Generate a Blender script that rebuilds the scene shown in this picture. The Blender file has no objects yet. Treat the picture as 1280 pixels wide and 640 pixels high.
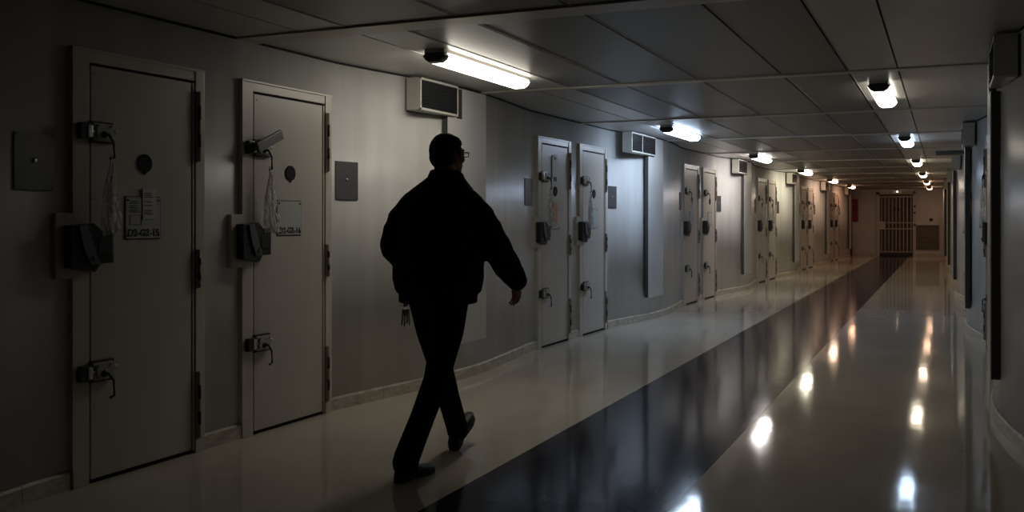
import bpy, bmesh, math, random
from mathutils import Vector, Matrix, Euler, noise
random.seed(7)
C = bpy.context.scene.collection
PI = math.pi
YAW = math.atan(541 / 1217)

# ------------------------------------------------------------------ materials
def new_mat(name):
    m = bpy.data.materials.new(name); m.use_nodes = True
    nt = m.node_tree; b = nt.nodes['Principled BSDF']
    return m, nt, b

def mat(name, col, rough=0.5, metal=0.0, var=0.12, scale=6.0, bump=0.0, bscale=40.0, spec=0.5, stretch=(1, 1, 1), rvar=0.0, coat=0.0):
    m, nt, b = new_mat(name)
    tc = nt.nodes.new('ShaderNodeTexCoord')
    mp = nt.nodes.new('ShaderNodeMapping'); mp.inputs['Scale'].default_value = stretch
    nt.links.new(tc.outputs['Object'], mp.inputs['Vector'])
    nz = nt.nodes.new('ShaderNodeTexNoise'); nz.inputs['Scale'].default_value = scale
    nz.inputs['Detail'].default_value = 5; nz.inputs['Roughness'].default_value = 0.6
    nt.links.new(mp.outputs[0], nz.inputs['Vector'])
    rp = nt.nodes.new('ShaderNodeValToRGB')
    rp.color_ramp.elements[0].position = 0.3; rp.color_ramp.elements[1].position = 0.7
    rp.color_ramp.elements[0].color = [c * (1 - var) for c in col] + [1]
    rp.color_ramp.elements[1].color = [min(1, c * (1 + var)) for c in col] + [1]
    nt.links.new(nz.outputs['Fac'], rp.inputs['Fac'])
    nt.links.new(rp.outputs[0], b.inputs['Base Color'])
    b.inputs['Roughness'].default_value = rough
    b.inputs['Metallic'].default_value = metal
    b.inputs['Specular IOR Level'].default_value = spec
    b.inputs['Coat Weight'].default_value = coat
    if rvar:
        mr = nt.nodes.new('ShaderNodeMapRange')
        mr.inputs['To Min'].default_value = rough - rvar; mr.inputs['To Max'].default_value = rough + rvar
        nt.links.new(nz.outputs['Fac'], mr.inputs['Value']); nt.links.new(mr.outputs[0], b.inputs['Roughness'])
    if bump:
        n2 = nt.nodes.new('ShaderNodeTexNoise'); n2.inputs['Scale'].default_value = bscale
        n2.inputs['Detail'].default_value = 3
        nt.links.new(mp.outputs[0], n2.inputs['Vector'])
        bp = nt.nodes.new('ShaderNodeBump'); bp.inputs['Strength'].default_value = bump
        bp.inputs['Distance'].default_value = 0.01
        nt.links.new(n2.outputs['Fac'], bp.inputs['Height']); nt.links.new(bp.outputs[0], b.inputs['Normal'])
    return m

def emis(name, col, s):
    m, nt, b = new_mat(name)
    b.inputs['Base Color'].default_value = (0.8, 0.8, 0.8, 1)
    b.inputs['Emission Color'].default_value = (*col, 1); b.inputs['Emission Strength'].default_value = s
    b.inputs['Roughness'].default_value = 0.3
    return m

def wall_mat():
    m, nt, b = new_mat('painted wall')
    N = nt.nodes; L = nt.links
    tc = N.new('ShaderNodeTexCoord')
    mp = N.new('ShaderNodeMapping'); mp.inputs['Scale'].default_value = (1, 2.2, 0.25)
    L.new(tc.outputs['Object'], mp.inputs['Vector'])
    n1 = N.new('ShaderNodeTexNoise'); n1.inputs['Scale'].default_value = 2.2; n1.inputs['Detail'].default_value = 6
    L.new(mp.outputs[0], n1.inputs['Vector'])
    n2 = N.new('ShaderNodeTexNoise'); n2.inputs['Scale'].default_value = 1.3; n2.inputs['Detail'].default_value = 5
    L.new(tc.outputs['Object'], n2.inputs['Vector'])
    add = N.new('ShaderNodeMath'); add.operation = 'MULTIPLY'
    L.new(n1.outputs['Fac'], add.inputs[0]); L.new(n2.outputs['Fac'], add.inputs[1])
    rp = N.new('ShaderNodeValToRGB'); e = rp.color_ramp.elements
    e[0].position = 0.12; e[0].color = (0.50, 0.49, 0.47, 1)
    e[1].position = 0.36; e[1].color = (0.62, 0.62, 0.61, 1)
    L.new(add.outputs[0], rp.inputs[0]); L.new(rp.outputs[0], b.inputs['Base Color'])
    mr = N.new('ShaderNodeMapRange'); mr.inputs['To Min'].default_value = 0.30; mr.inputs['To Max'].default_value = 0.46
    L.new(n2.outputs['Fac'], mr.inputs['Value']); L.new(mr.outputs[0], b.inputs['Roughness'])
    n3 = N.new('ShaderNodeTexNoise'); n3.inputs['Scale'].default_value = 3.0; n3.inputs['Detail'].default_value = 2
    L.new(mp.outputs[0], n3.inputs['Vector'])
    bp = N.new('ShaderNodeBump'); bp.inputs['Strength'].default_value = 0.05; bp.inputs['Distance'].default_value = 0.006
    L.new(n3.outputs['Fac'], bp.inputs['Height']); L.new(bp.outputs[0], b.inputs['Normal'])
    return m

def floor_mat(name, c0, c1, speck, rough=0.05, spec=0.25):
    m, nt, b = new_mat(name)
    N = nt.nodes; L = nt.links
    tc = N.new('ShaderNodeTexCoord')
    n1 = N.new('ShaderNodeTexNoise'); n1.inputs['Scale'].default_value = 0.9; n1.inputs['Detail'].default_value = 8; n1.inputs['Roughness'].default_value = 0.65
    L.new(tc.outputs['Object'], n1.inputs['Vector'])
    rp = N.new('ShaderNodeValToRGB'); e = rp.color_ramp.elements
    e[0].position = 0.3; e[0].color = (*c0, 1); e[1].position = 0.7; e[1].color = (*c1, 1)
    L.new(n1.outputs['Fac'], rp.inputs[0])
    n4 = N.new('ShaderNodeTexNoise'); n4.inputs['Scale'].default_value = 28; n4.inputs['Detail'].default_value = 4
    L.new(tc.outputs['Object'], n4.inputs['Vector'])
    rs = N.new('ShaderNodeValToRGB'); e = rs.color_ramp.elements
    e[0].position = 0.66; e[0].color = (0, 0, 0, 1); e[1].position = 0.74; e[1].color = (1, 1, 1, 1)
    L.new(n4.outputs['Fac'], rs.inputs[0])
    mx = N.new('ShaderNodeMixRGB'); L.new(rs.outputs[0], mx.inputs[0]); L.new(rp.outputs[0], mx.inputs[1]); mx.inputs[2].default_value = (*speck, 1)
    L.new(mx.outputs[0], b.inputs['Base Color'])
    mp = N.new('ShaderNodeMapping'); mp.inputs['Scale'].default_value = (1.6, 1.0, 1)
    L.new(tc.outputs['Object'], mp.inputs['Vector'])
    n2 = N.new('ShaderNodeTexNoise'); n2.inputs['Scale'].default_value = 2.4; n2.inputs['Detail'].default_value = 2
    L.new(mp.outputs[0], n2.inputs['Vector'])
    bp = N.new('ShaderNodeBump'); bp.inputs['Strength'].default_value = 0.16; bp.inputs['Distance'].default_value = 0.006
    L.new(n2.outputs['Fac'], bp.inputs['Height']); L.new(bp.outputs[0], b.inputs['Normal'])
    mr = N.new('ShaderNodeMapRange'); mr.inputs['To Min'].default_value = rough - 0.02; mr.inputs['To Max'].default_value = rough + 0.06
    L.new(n1.outputs['Fac'], mr.inputs['Value']); L.new(mr.outputs[0], b.inputs['Roughness'])
    b.inputs['Specular IOR Level'].default_value = spec
    return m

def perforated():
    m, nt, b = new_mat('perforated ceiling metal')
    N = nt.nodes; L = nt.links
    tc = N.new('ShaderNodeTexCoord')
    sep = N.new('ShaderNodeSeparateXYZ'); L.new(tc.outputs['Object'], sep.inputs[0])
    def frac(axis):
        k = N.new('ShaderNodeMath'); k.operation = 'MULTIPLY'; k.inputs[1].default_value = 62; L.new(sep.outputs[axis], k.inputs[0])
        f = N.new('ShaderNodeMath'); f.operation = 'FRACT'; L.new(k.outputs[0], f.inputs[0])
        s = N.new('ShaderNodeMath'); s.operation = 'SUBTRACT'; s.inputs[1].default_value = 0.5; L.new(f.outputs[0], s.inputs[0])
        q = N.new('ShaderNodeMath'); q.operation = 'POWER'; q.inputs[1].default_value = 2; L.new(s.outputs[0], q.inputs[0])
        return q
    a = N.new('ShaderNodeMath'); a.operation = 'ADD'; L.new(frac(0).outputs[0], a.inputs[0]); L.new(frac(1).outputs[0], a.inputs[1])
    g = N.new('ShaderNodeMath'); g.operation = 'LESS_THAN'; g.inputs[1].default_value = 0.075; L.new(a.outputs[0], g.inputs[0])
    mx = N.new('ShaderNodeMixRGB'); L.new(g.outputs[0], mx.inputs[0])
    mx.inputs[1].default_value = (0.18, 0.172, 0.16, 1); mx.inputs[2].default_value = (0.06, 0.056, 0.05, 1)
    L.new(mx.outputs[0], b.inputs['Base Color'])
    b.inputs['Roughness'].default_value = 0.42; b.inputs['Metallic'].default_value = 0.0
    return m

M = {}
M['wall'] = wall_mat()
M['floor'] = floor_mat('beige vinyl', (0.46, 0.42, 0.355), (0.56, 0.51, 0.43), (0.34, 0.30, 0.25))
M['stripe'] = floor_mat('dark blue vinyl', (0.018, 0.019, 0.030), (0.030, 0.031, 0.045), (0.06, 0.06, 0.07), 0.09, 0.035)
M['ceil'] = mat('ceiling panel enamel', (0.48, 0.47, 0.45), 0.34, var=0.06, scale=2)
M['perf'] = perforated()
M['black'] = mat('black gap', (0.006, 0.006, 0.006), 0.9, var=0.1)
M['duct_shade'] = mat('shaded duct side', (0.05, 0.05, 0.052), 0.7, var=0.1)  # dark colour stands in for shade on the duct cover sides
M['bar'] = mat('ceiling rail paint', (0.46, 0.43, 0.38), 0.4, var=0.08)
M['door'] = mat('cell door paint', (0.50, 0.465, 0.42), 0.38, var=0.07, scale=3, bump=0.08, bscale=9, stretch=(1, 1, .5))
M['frame'] = mat('door frame paint', (0.54, 0.50, 0.44), 0.36, var=0.08, scale=5)
M['base'] = mat('skirting paint', (0.50, 0.46, 0.38), 0.4, var=0.3, scale=9, stretch=(1, 1, 3))
M['lockgrey'] = mat('lock casing metal', (0.36, 0.36, 0.34), 0.38, metal=0.1, var=0.2, scale=20)
M['chrome'] = mat('worn steel', (0.55, 0.54, 0.52), 0.3, metal=0.9, var=0.15, scale=30)
M['dark'] = mat('black plastic', (0.018, 0.018, 0.018), 0.35, var=0.2)
M['darkmetal'] = mat('dark iron', (0.045, 0.042, 0.04), 0.4, metal=0.6, var=0.3, scale=25)
M['hinge'] = mat('brownish hinge paint', (0.30, 0.25, 0.20), 0.45, var=0.3, scale=25)
M['plate'] = mat('brushed grey plate', (0.13, 0.13, 0.135), 0.42, metal=0.5, var=0.12, scale=30, stretch=(1, 1, 8))
M['paper'] = mat('notice card', (0.43, 0.45, 0.43), 0.5, var=0.05)
M['paper2'] = mat('white note', (0.60, 0.60, 0.58), 0.6, var=0.05)
M['orange'] = mat('orange note', (0.55, 0.25, 0.10), 0.6, var=0.1)
M['ink'] = mat('black ink', (0.02, 0.02, 0.02), 0.6, var=0.05)
M['vent'] = mat('vent housing enamel', (0.45, 0.44, 0.40), 0.35, var=0.07)
M['ventdark'] = mat('dark vent glass', (0.012, 0.013, 0.015), 0.16, var=0.1)
M['duct'] = mat('duct cover paint', (0.52, 0.51, 0.50), 0.34, var=0.06, scale=2, stretch=(1, 1, .3))
M['jacket'] = mat('black jacket cloth', (0.006, 0.006, 0.0065), 0.85, var=0.2, scale=30, spec=0.15, bump=0.5, bscale=14)
M['trouser'] = mat('black trouser cloth', (0.006, 0.006, 0.007), 0.9, var=0.2, scale=30, spec=0.12)
M['shoe'] = mat('black shoe leather', (0.006, 0.006, 0.006), 0.5, var=0.2, spec=0.3)
M['skin'] = mat('skin', (0.30, 0.15, 0.10), 0.5, var=0.12, scale=14, spec=0.3)
M['hair'] = mat('black hair', (0.005, 0.0045, 0.004), 0.7, var=0.3, scale=60, spec=0.2, bump=0.8, bscale=120)
M['brown'] = mat('dark brown door paint', (0.15, 0.11, 0.10), 0.5, var=0.15)
M['gate'] = mat('gate bar paint', (0.42, 0.36, 0.32), 0.4, var=0.1)
M['olive'] = mat('olive grille paint', (0.17, 0.145, 0.085), 0.5, var=0.15)
M['red'] = mat('red enamel', (0.24, 0.006, 0.010), 0.4, var=0.1)
M['brownvent'] = mat('painted vent reflection', (0.42, 0.17, 0.06), 0.35, var=0.3, scale=12)  # brownish lit reflection put into the colour of the corner vent front

def bag_mat():
    m, nt, b = new_mat('clear crumpled plastic')
    out = nt.nodes['Material Output']
    tr = nt.nodes.new('ShaderNodeBsdfTransparent'); tr.inputs[0].default_value = (0.93, 0.93, 0.93, 1)
    b.inputs['Base Color'].default_value = (0.88, 0.88, 0.88, 1); b.inputs['Roughness'].default_value = 0.15
    tc = nt.nodes.new('ShaderNodeTexCoord')
    nz = nt.nodes.new('ShaderNodeTexNoise'); nz.inputs['Scale'].default_value = 22; nz.inputs['Detail'].default_value = 5
    mp = nt.nodes.new('ShaderNodeMapping'); mp.inputs['Scale'].default_value = (2.5, 2.5, 1.0)
    nt.links.new(tc.outputs['Object'], mp.inputs[0]); nt.links.new(mp.outputs[0], nz.inputs['Vector'])
    mr = nt.nodes.new('ShaderNodeMapRange'); mr.inputs['From Min'].default_value = 0.38; mr.inputs['From Max'].default_value = 0.66
    mr.inputs['To Min'].default_value = 0.10; mr.inputs['To Max'].default_value = 0.85
    nt.links.new(nz.outputs['Fac'], mr.inputs['Value'])
    bp = nt.nodes.new('ShaderNodeBump'); bp.inputs['Strength'].default_value = 1.0; bp.inputs['Distance'].default_value = 0.03
    nt.links.new(nz.outputs['Fac'], bp.inputs['Height']); nt.links.new(bp.outputs[0], b.inputs['Normal'])
    mx = nt.nodes.new('ShaderNodeMixShader')
    nt.links.new(mr.outputs[0], mx.inputs[0]); nt.links.new(tr.outputs[0], mx.inputs[1]); nt.links.new(b.outputs[0], mx.inputs[2])
    nt.links.new(mx.outputs[0], out.inputs['Surface'])
    return m
M['bag'] = bag_mat()

# ------------------------------------------------------------------ mesh helpers
class MB:
    def __init__(s): s.bm = bmesh.new(); s.mi = 0
    def _mark(s, faces):
        for f in faces: f.material_index = s.mi
    def box(s, a, b, bev=0.0, mtx=None):
        x0, y0, z0 = a; x1, y1, z1 = b
        t = bmesh.new()
        vs = [t.verts.new(p) for p in ((x0,y0,z0),(x1,y0,z0),(x1,y1,z0),(x0,y1,z0),(x0,y0,z1),(x1,y0,z1),(x1,y1,z1),(x0,y1,z1))]
        for q in ((0,3,2,1),(4,5,6,7),(0,1,5,4),(1,2,6,5),(2,3,7,6),(3,0,4,7)): t.faces.new([vs[i] for i in q])
        bmesh.ops.recalc_face_normals(t, faces=t.faces)
        if bev: bmesh.ops.bevel(t, geom=t.edges[:] + t.verts[:], offset=bev, segments=2, profile=0.7, affect='EDGES')
        if mtx: t.transform(mtx)
        s.merge(t); return s
    def merge(s, t):
        mp = {v: s.bm.verts.new(v.co) for v in t.verts}
        for f in t.faces:
            try:
                g = s.bm.faces.new([mp[v] for v in f.verts]); g.material_index = s.mi; g.smooth = f.smooth
            except ValueError: pass
        t.free()
    def prism(s, poly, axis_o, ax, ay, az, length):
        """poly 2d points in plane (ax, ay) at axis_o, extruded along az"""
        o = Vector(axis_o); ax = Vector(ax); ay = Vector(ay); az = Vector(az)
        t = bmesh.new()
        A = [t.verts.new(o + ax * p[0] + ay * p[1]) for p in poly]
        B = [t.verts.new(o + ax * p[0] + ay * p[1] + az * length) for p in poly]
        n = len(poly)
        t.faces.new(A); t.faces.new(B[::-1])
        for i in range(n): t.faces.new((A[i], B[i], B[(i+1) % n], A[(i+1) % n]))
        bmesh.ops.recalc_face_normals(t, faces=t.faces)
        s.merge(t); return s
    def tube(s, pts, rad, n=12, smooth=True, up=(0.13, 0.2, 1)):
        pts = [Vector(p) for p in pts]
        if not isinstance(rad, (list, tuple)): rad = [rad] * len(pts)
        t = bmesh.new(); rings = []; up = Vector(up)
        for i, p in enumerate(pts):
            d = (pts[min(i+1, len(pts)-1)] - pts[max(i-1, 0)]).normalized()
            u = d.cross(up)
            if u.length < 1e-3: u = d.cross(Vector((1, 0, 0)))
            u.normalize(); v = d.cross(u)
            r = rad[i]; ra, rb = r if isinstance(r, (tuple, list)) else (r, r)
            rings.append([t.verts.new(p + u * ra * math.cos(2*PI*k/n) + v * rb * math.sin(2*PI*k/n)) for k in range(n)])
        for a, b in zip(rings, rings[1:]):
            for k in range(n):
                f = t.faces.new((a[k], a[(k+1) % n], b[(k+1) % n], b[k])); f.smooth = smooth
        t.faces.new(rings[0][::-1]); t.faces.new(rings[-1])
        bmesh.ops.recalc_face_normals(t, faces=t.faces)
        s.merge(t); return s
    def loft(s, rings, cap=True, smooth=True):
        t = bmesh.new(); R = [[t.verts.new(p) for p in r] for r in rings]
        n = len(R[0])
        for a, b in zip(R, R[1:]):
            for k in range(n):
                f = t.faces.new((a[k], a[(k+1) % n], b[(k+1) % n], b[k])); f.smooth = smooth
        if cap: t.faces.new(R[0][::-1]); t.faces.new(R[-1])
        bmesh.ops.recalc_face_normals(t, faces=t.faces)
        s.merge(t); return s
    def ell(s, c, r, rot=None, seg=20):
        t = bmesh.new(); bmesh.ops.create_uvsphere(t, u_segments=seg, v_segments=seg // 2 + 2, radius=1)
        m = Matrix.Translation(c) @ (rot.to_matrix().to_4x4() if rot else Matrix()) @ Matrix.Diagonal((*r, 1))
        t.transform(m)
        for f in t.faces: f.smooth = True
        s.merge(t); return s
    def build(s, name, mats, parent=None):
        me = bpy.data.meshes.new(name); s.bm.to_mesh(me); s.bm.free()
        for m in (mats if isinstance(mats, (list, tuple)) else [mats]): me.materials.append(m)
        o = bpy.data.objects.new(name, me); C.objects.link(o)
        if parent: o.parent = parent
        return o

def empty(name, loc=(0, 0, 0), rz=0.0):
    o = bpy.data.objects.new(name, None); C.objects.link(o)
    o.location = loc; o.rotation_euler = (0, 0, rz); o.empty_display_size = 0.1
    return o
def tag(o, label=None, cat=None, group=None, kind=None):
    if label: o['label'] = label
    if cat: o['category'] = cat
    if group: o['group'] = group
    if kind: o['kind'] = kind
    return o
def copy_tree(o, parent=None):
    c = o.copy(); C.objects.link(c)
    if parent: c.parent = parent
    for ch in o.children[:]: copy_tree(ch, c)
    return c
def voxel(o, size, smooth=4, fac=0.5):
    m = o.modifiers.new('r', 'REMESH'); m.mode = 'VOXEL'; m.voxel_size = size; m.use_smooth_shade = True
    if smooth:
        k = o.modifiers.new('s', 'SMOOTH'); k.iterations = smooth; k.factor = fac
    dg = bpy.context.evaluated_depsgraph_get(); dg.update()
    me = bpy.data.meshes.new_from_object(o.evaluated_get(dg)); o.modifiers.clear()
    old = o.data; o.data = me; me.name = old.name
    if not me.materials: 
        for x in old.materials: me.materials.append(x)
    for p in me.polygons: p.use_smooth = True
    return o
def text_part(name, body, size, mtx, m, parent, extrude=0.0008):
    cu = bpy.data.curves.new(name, 'FONT'); cu.body = body; cu.size = size; cu.extrude = extrude; cu.offset = size * .022
    cu.align_x = 'CENTER'; cu.align_y = 'CENTER'
    t = bpy.data.objects.new(name, cu); C.objects.link(t)
    dg = bpy.context.evaluated_depsgraph_get(); dg.update()
    me = bpy.data.meshes.new_from_object(t.evaluated_get(dg)); me.transform(mtx); me.materials.clear(); me.materials.append(m)
    bpy.data.objects.remove(t); bpy.data.curves.remove(cu)
    o = bpy.data.objects.new(name, me); C.objects.link(o); o.parent = parent
    return o

# ------------------------------------------------------------------ plan of the corridor
H = 2.41; Y0, Y1 = -7.0, 37.8
S = [3.57, 9.20, 14.74, 20.42, 26.09, 31.75]
SL, SR = 0.0225, -0.0125
KN = [(0, 0), (2.12, 0), (2.45, .045), (2.9, .115), (3.35, .165), (3.7, .178), (4.0, .17), (4.35, .135), (4.75, .085), (5.15, .03), (5.38, 0), (9, 0)]
def bump(y):
    s = [v for v in [S[0] - 11.26, S[0] - 5.63] + S if v <= y + 0.25]
    p = y - (s[-1] if s else S[0] - 16.9)
    if p < 0: return 0.0
    for (a, va), (b, vb) in zip(KN, KN[1:]):
        if a <= p <= b: return va + (vb - va) * (p - a) / (b - a)
    return 0.0
def bl(y): return -3.885 + SL * (y - 4.5)
def br(y): return 0.465 + SR * (y - 7)
def xl(y): return bl(y) + (bump(y - .06) + 2 * bump(y) + bump(y + .06)) / 4
def xr(y): return br(y) - .90 * (bump(y - .06) + 2 * bump(y) + bump(y + .06)) / 4

# ------------------------------------------------------------------ shell
def wall(side):
    f = xl if side < 0 else xr
    mb = MB(); bm = mb.bm; n = int((Y1 - Y0) / 0.08); prev = None
    for i in range(n + 1):
        y = Y0 + (Y1 - Y0) * i / n; x = f(y); xo = (-4.25 if side < 0 else 0.95)
        cur = [bm.verts.new((x, y, 0)), bm.verts.new((x, y, H - .012)), bm.verts.new((xo, y, H - .012)), bm.verts.new((xo, y, 0))]
        if prev:
            for k in range(4):
                fc = bm.faces.new((prev[k], prev[(k+1) % 4], cur[(k+1) % 4], cur[k])); fc.smooth = (k == 0)
        else: bm.faces.new(cur)
        prev = cur
    bm.faces.new(prev[::-1])
    bmesh.ops.recalc_face_normals(bm, faces=bm.faces)
    o = mb.build('wall_left' if side < 0 else 'wall_right', M['wall']); tag(o, kind='structure')
wall(-1); wall(1)

# floor: beige, dark lane, beige
mb = MB(); bm = mb.bm
for i, (a, b, mi) in enumerate(((-4.25, None, 0), (0, 0, 1), (None, 0.95, 0))):
    sa, sb = (-2.175, -1.14)
    x0 = {0: -4.25, 1: sa, 2: sb}[i]; x1 = {0: sa, 1: sb, 2: 0.95}[i]
    ny = 1
    v = [bm.verts.new(p) for p in ((x0, Y0, 0), (x1, Y0, 0), (x1, Y1 + 1, 0), (x0, Y1 + 1, 0), (x0, Y0, -.1), (x1, Y0, -.1), (x1, Y1 + 1, -.1), (x0, Y1 + 1, -.1))]
    for q in ((0,1,2,3),(7,6,5,4),(0,4,5,1),(1,5,6,2),(2,6,7,3),(3,7,4,0)):
        f = bm.faces.new([v[k] for k in q]); f.material_index = mi
tag(mb.build('floor', [M['floor'], M['stripe']]), kind='structure')

# ceiling: black void plate, panels with open seams between them
seam0 = [-4.25, -3.42, -3.11, -2.40, -1.75, -1.12, -0.66, -0.31, 0.95]
seam = [-4.25, -3.15, -2.84, -2.38, -1.75, -1.12, -0.65, -0.31, 0.95]
rows = [4.75 + 2.82 * k for k in range(-4, 13)]
mb = MB(); mb.mi = 2; mb.box((-4.25, Y0, H + .03), (.95, Y1 + 1, H + .13))
for r, (ya, yb) in enumerate(zip([Y0] + rows, rows + [Y1 + 1])):
    if yb - ya < .1 or yb > Y1 + 1.01: 
        yb = min(yb, Y1 + 1)
        if yb - ya < .1: continue
    sm = seam0 if yb < 4.9 else seam
    for k in range(8):
        if yb < 4.9: cls = 1 if 2 <= k <= 5 else 0
        else: cls = 1 if 2 <= k <= 5 else 0
        mb.mi = cls; g = .006 if cls == 0 else .010
        mb.box((sm[k] + g, ya + .008, H), (sm[k+1] - g, yb - .008, H + .025))
        if cls == 1 or k == 6:      # folded rims beside the seams
            mb.mi = 3; mb.box((sm[k] + g, ya + .01, H - .004), (sm[k] + g + .006, yb - .01, H + .004))
tag(mb.build('ceiling', [M['ceil'], M['perf'], M['black'], M['bar']]), kind='structure')
for i, y in enumerate(rows):
    if y > Y1: continue
    w = .10 if abs(y - 4.75) < .1 else .045
    mb = MB().box((-4.2, y - w, H - .012), (.9, y + w, H + .002), .003)
    tag(mb.build('trim_%d' % (i + 1), M['bar']), kind='structure')

# back wall behind the viewer, end wall with gate recess
mb = MB().box((-4.25, Y0 - .15, 0), (.95, Y0, H)); tag(mb.build('wall_back', M['wall']), kind='structure')
gx0, gx1, gz = -2.19, -1.02, 2.24
mb = MB(); mb.box((-4.25, Y1, 0), (gx0, Y1 + .15, H)); mb.box((gx1, Y1, 0), (.95, Y1 + .15, H)); mb.box((gx0, Y1, gz), (gx1, Y1 + .15, H))
tag(mb.build('wall_end', M['wall']), kind='structure')

def skirting(side):
    f = xl if side < 0 else xr; k = 1 if side < 0 else -1
    mb = MB()
    gaps = []
    for s in S: gaps += [(s - .10, s + .80), (s + 1.12, s + 2.02)]
    y = Y0 + .1; run = []
    def flush(run):
        if len(run) < 2: return
        secs = []
        for yy in run:
            x = f(yy); secs.append([(x - k*.002, yy, .0), (x + k*.016, yy, .0), (x + k*.016, yy, .078), (x + k*.008, yy, .090), (x - k*.002, yy, .090)])
        mb.loft(secs, smooth=False)
    cuts = sorted([g for gp in gaps for g in gp]); yy = y; inside = False
    segs = []; a = y
    for g0, g1 in sorted(gaps): segs.append((a, g0)); a = g1
    segs.append((a, Y1))
    for a, b in segs:
        x = a
        while x < b - .02:                      # tiles about 0.28 m long with open joints
            e = min(x + .28, b); n = 4
            flush([x + .0015 + (e - x - .003) * t / n for t in range(n + 1)]); x = e
    tag(mb.build('baseboard_left' if side < 0 else 'baseboard_right', M['base']), kind='structure')
skirting(-1); skirting(1)
mb = MB(); mb.box((-3.6, Y1 - .015, 0), (gx0 - .1, Y1 + .001, .09)); mb.box((gx1 + .1, Y1 - .015, 0), (.1, Y1 + .001, .09))
tag(mb.build('baseboard_end', M['base']), kind='structure')

# black strip painted as the shadow line where walls meet the ceiling
for side, nm in ((-1, 'trim_30'), (1, 'trim_31')):
    f = xl if side < 0 else xr; k = 1 if side < 0 else -1
    secs = []
    for i in range(int((Y1 - Y0) / .12)):
        y = Y0 + .05 + i * .12; x = f(y)
        secs.append([(x - k*.01, y, H - .0115), (x + k*.012, y, H - .0115), (x + k*.012, y, H - .001), (x - k*.01, y, H - .001)])
    tag(MB().loft(secs, smooth=False).build(nm, M['black']), kind='structure')

# ------------------------------------------------------------------ cell doors
def place(side, s, off, dz=0.0):
    """world location + rotation of a local frame: local +x runs right along the wall seen from the corridor, local -y points into the corridor"""
    if side < 0:
        y = s + off; return (bl(y), y, dz), PI/2 - math.atan(SL)
    y = s + off; return (br(y), y, dz), PI/2 - math.atan(SR)      # mirrored copy: scale y by -1

def hook_pts(x, z, d=-.05): return [(x, d, z), (x, d - .02, z - .015), (x + .02, d - .02, z - .02), (x + .022, d - .02, z - .09), (x - .012, d - .022, z - .093)]

def make_lock(parent, z, key=True, cover=False, bright=False):
    """box lock with bolt housing and hanging key lever; z = centre height"""
    mb = MB(); mb.box((.0, -.050, z - .044), (.125, -.012, z + .044), .005)
    mb.box((.012, -.062, z - .036), (.112, -.053, z + .036), .003)
    for sx in (.022, .102):
        for sz in (-.03, .03): mb.tube([(sx, -.060, z + sz), (sx, -.068, z + sz)], .007, 8)
    mb.tube([(.125, -.034, z + .01), (.16, -.034, z + .01)], .010, 10)
    lk = mb.build('lock_box', M['lockgrey'], parent)
    MB().box((-.008, -.040, z - .054), (.136, -.010, z + .054), .004).build('lock_rim', M['darkmetal'], lk)
    mb = MB(); mb.box((-.045, -.065, z - .030), (-.016, -.028, z + .030), .005); mb.tube([(-.02, -.045, z), (.01, -.045, z)], .013, 10)
    mb.build('bolt_keeper', M['chrome'] if not bright else M['chrome'], lk)
    MB().box((-.085, -.060, z - .040), (-.022, -.030, z + .040), .008).build('keeper_plate', M['darkmetal'], lk)
    mb = MB(); mb.tube([(.062, -.062, z - .01), (.062, -.085, z - .012), (.068, -.090, z - .025), (.088, -.090, z - .05), (.092, -.090, z - .125), (.066, -.090, z - .132)], .0065, 8)
    mb.build('key_lever', M['darkmetal'], lk)
    mb = MB(); mb.ell((.055, -.066, z - .012), (.018, .008, .018)); mb.build('keyhole_cover', M['darkmetal'], lk)
    if cover:
        r = Matrix.Translation((.065, -.092, z + .045)) @ Matrix.Rotation(-math.radians(24), 4, 'Y')
        MB().box((-.125, -.012, -.03), (.125, .012, .03), .005, r).build('lock_cover', M['plate'], lk)
    return lk

def make_hinge(parent, z0, z1):
    mb = MB(); mb.box((.722, -.042, z0), (.748, -.028, z1), .003)
    h = mb.build('hinge', M['hinge'], parent)
    L_ = z1 - z0; mb = MB()
    mb.tube([(.737, -.044, z0 + L_*.02), (.737, -.044, z1)], .0085, 10)
    mb.build('hinge_barrel', M['hinge'], h)
    for a, b in ((.22, .40), (.60, .80)):
        MB().tube([(.737, -.044, z0 + L_*a), (.737, -.044, z0 + L_*b)], .0105, 10).build('hinge_knuckle', M['darkmetal'], h)

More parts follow.
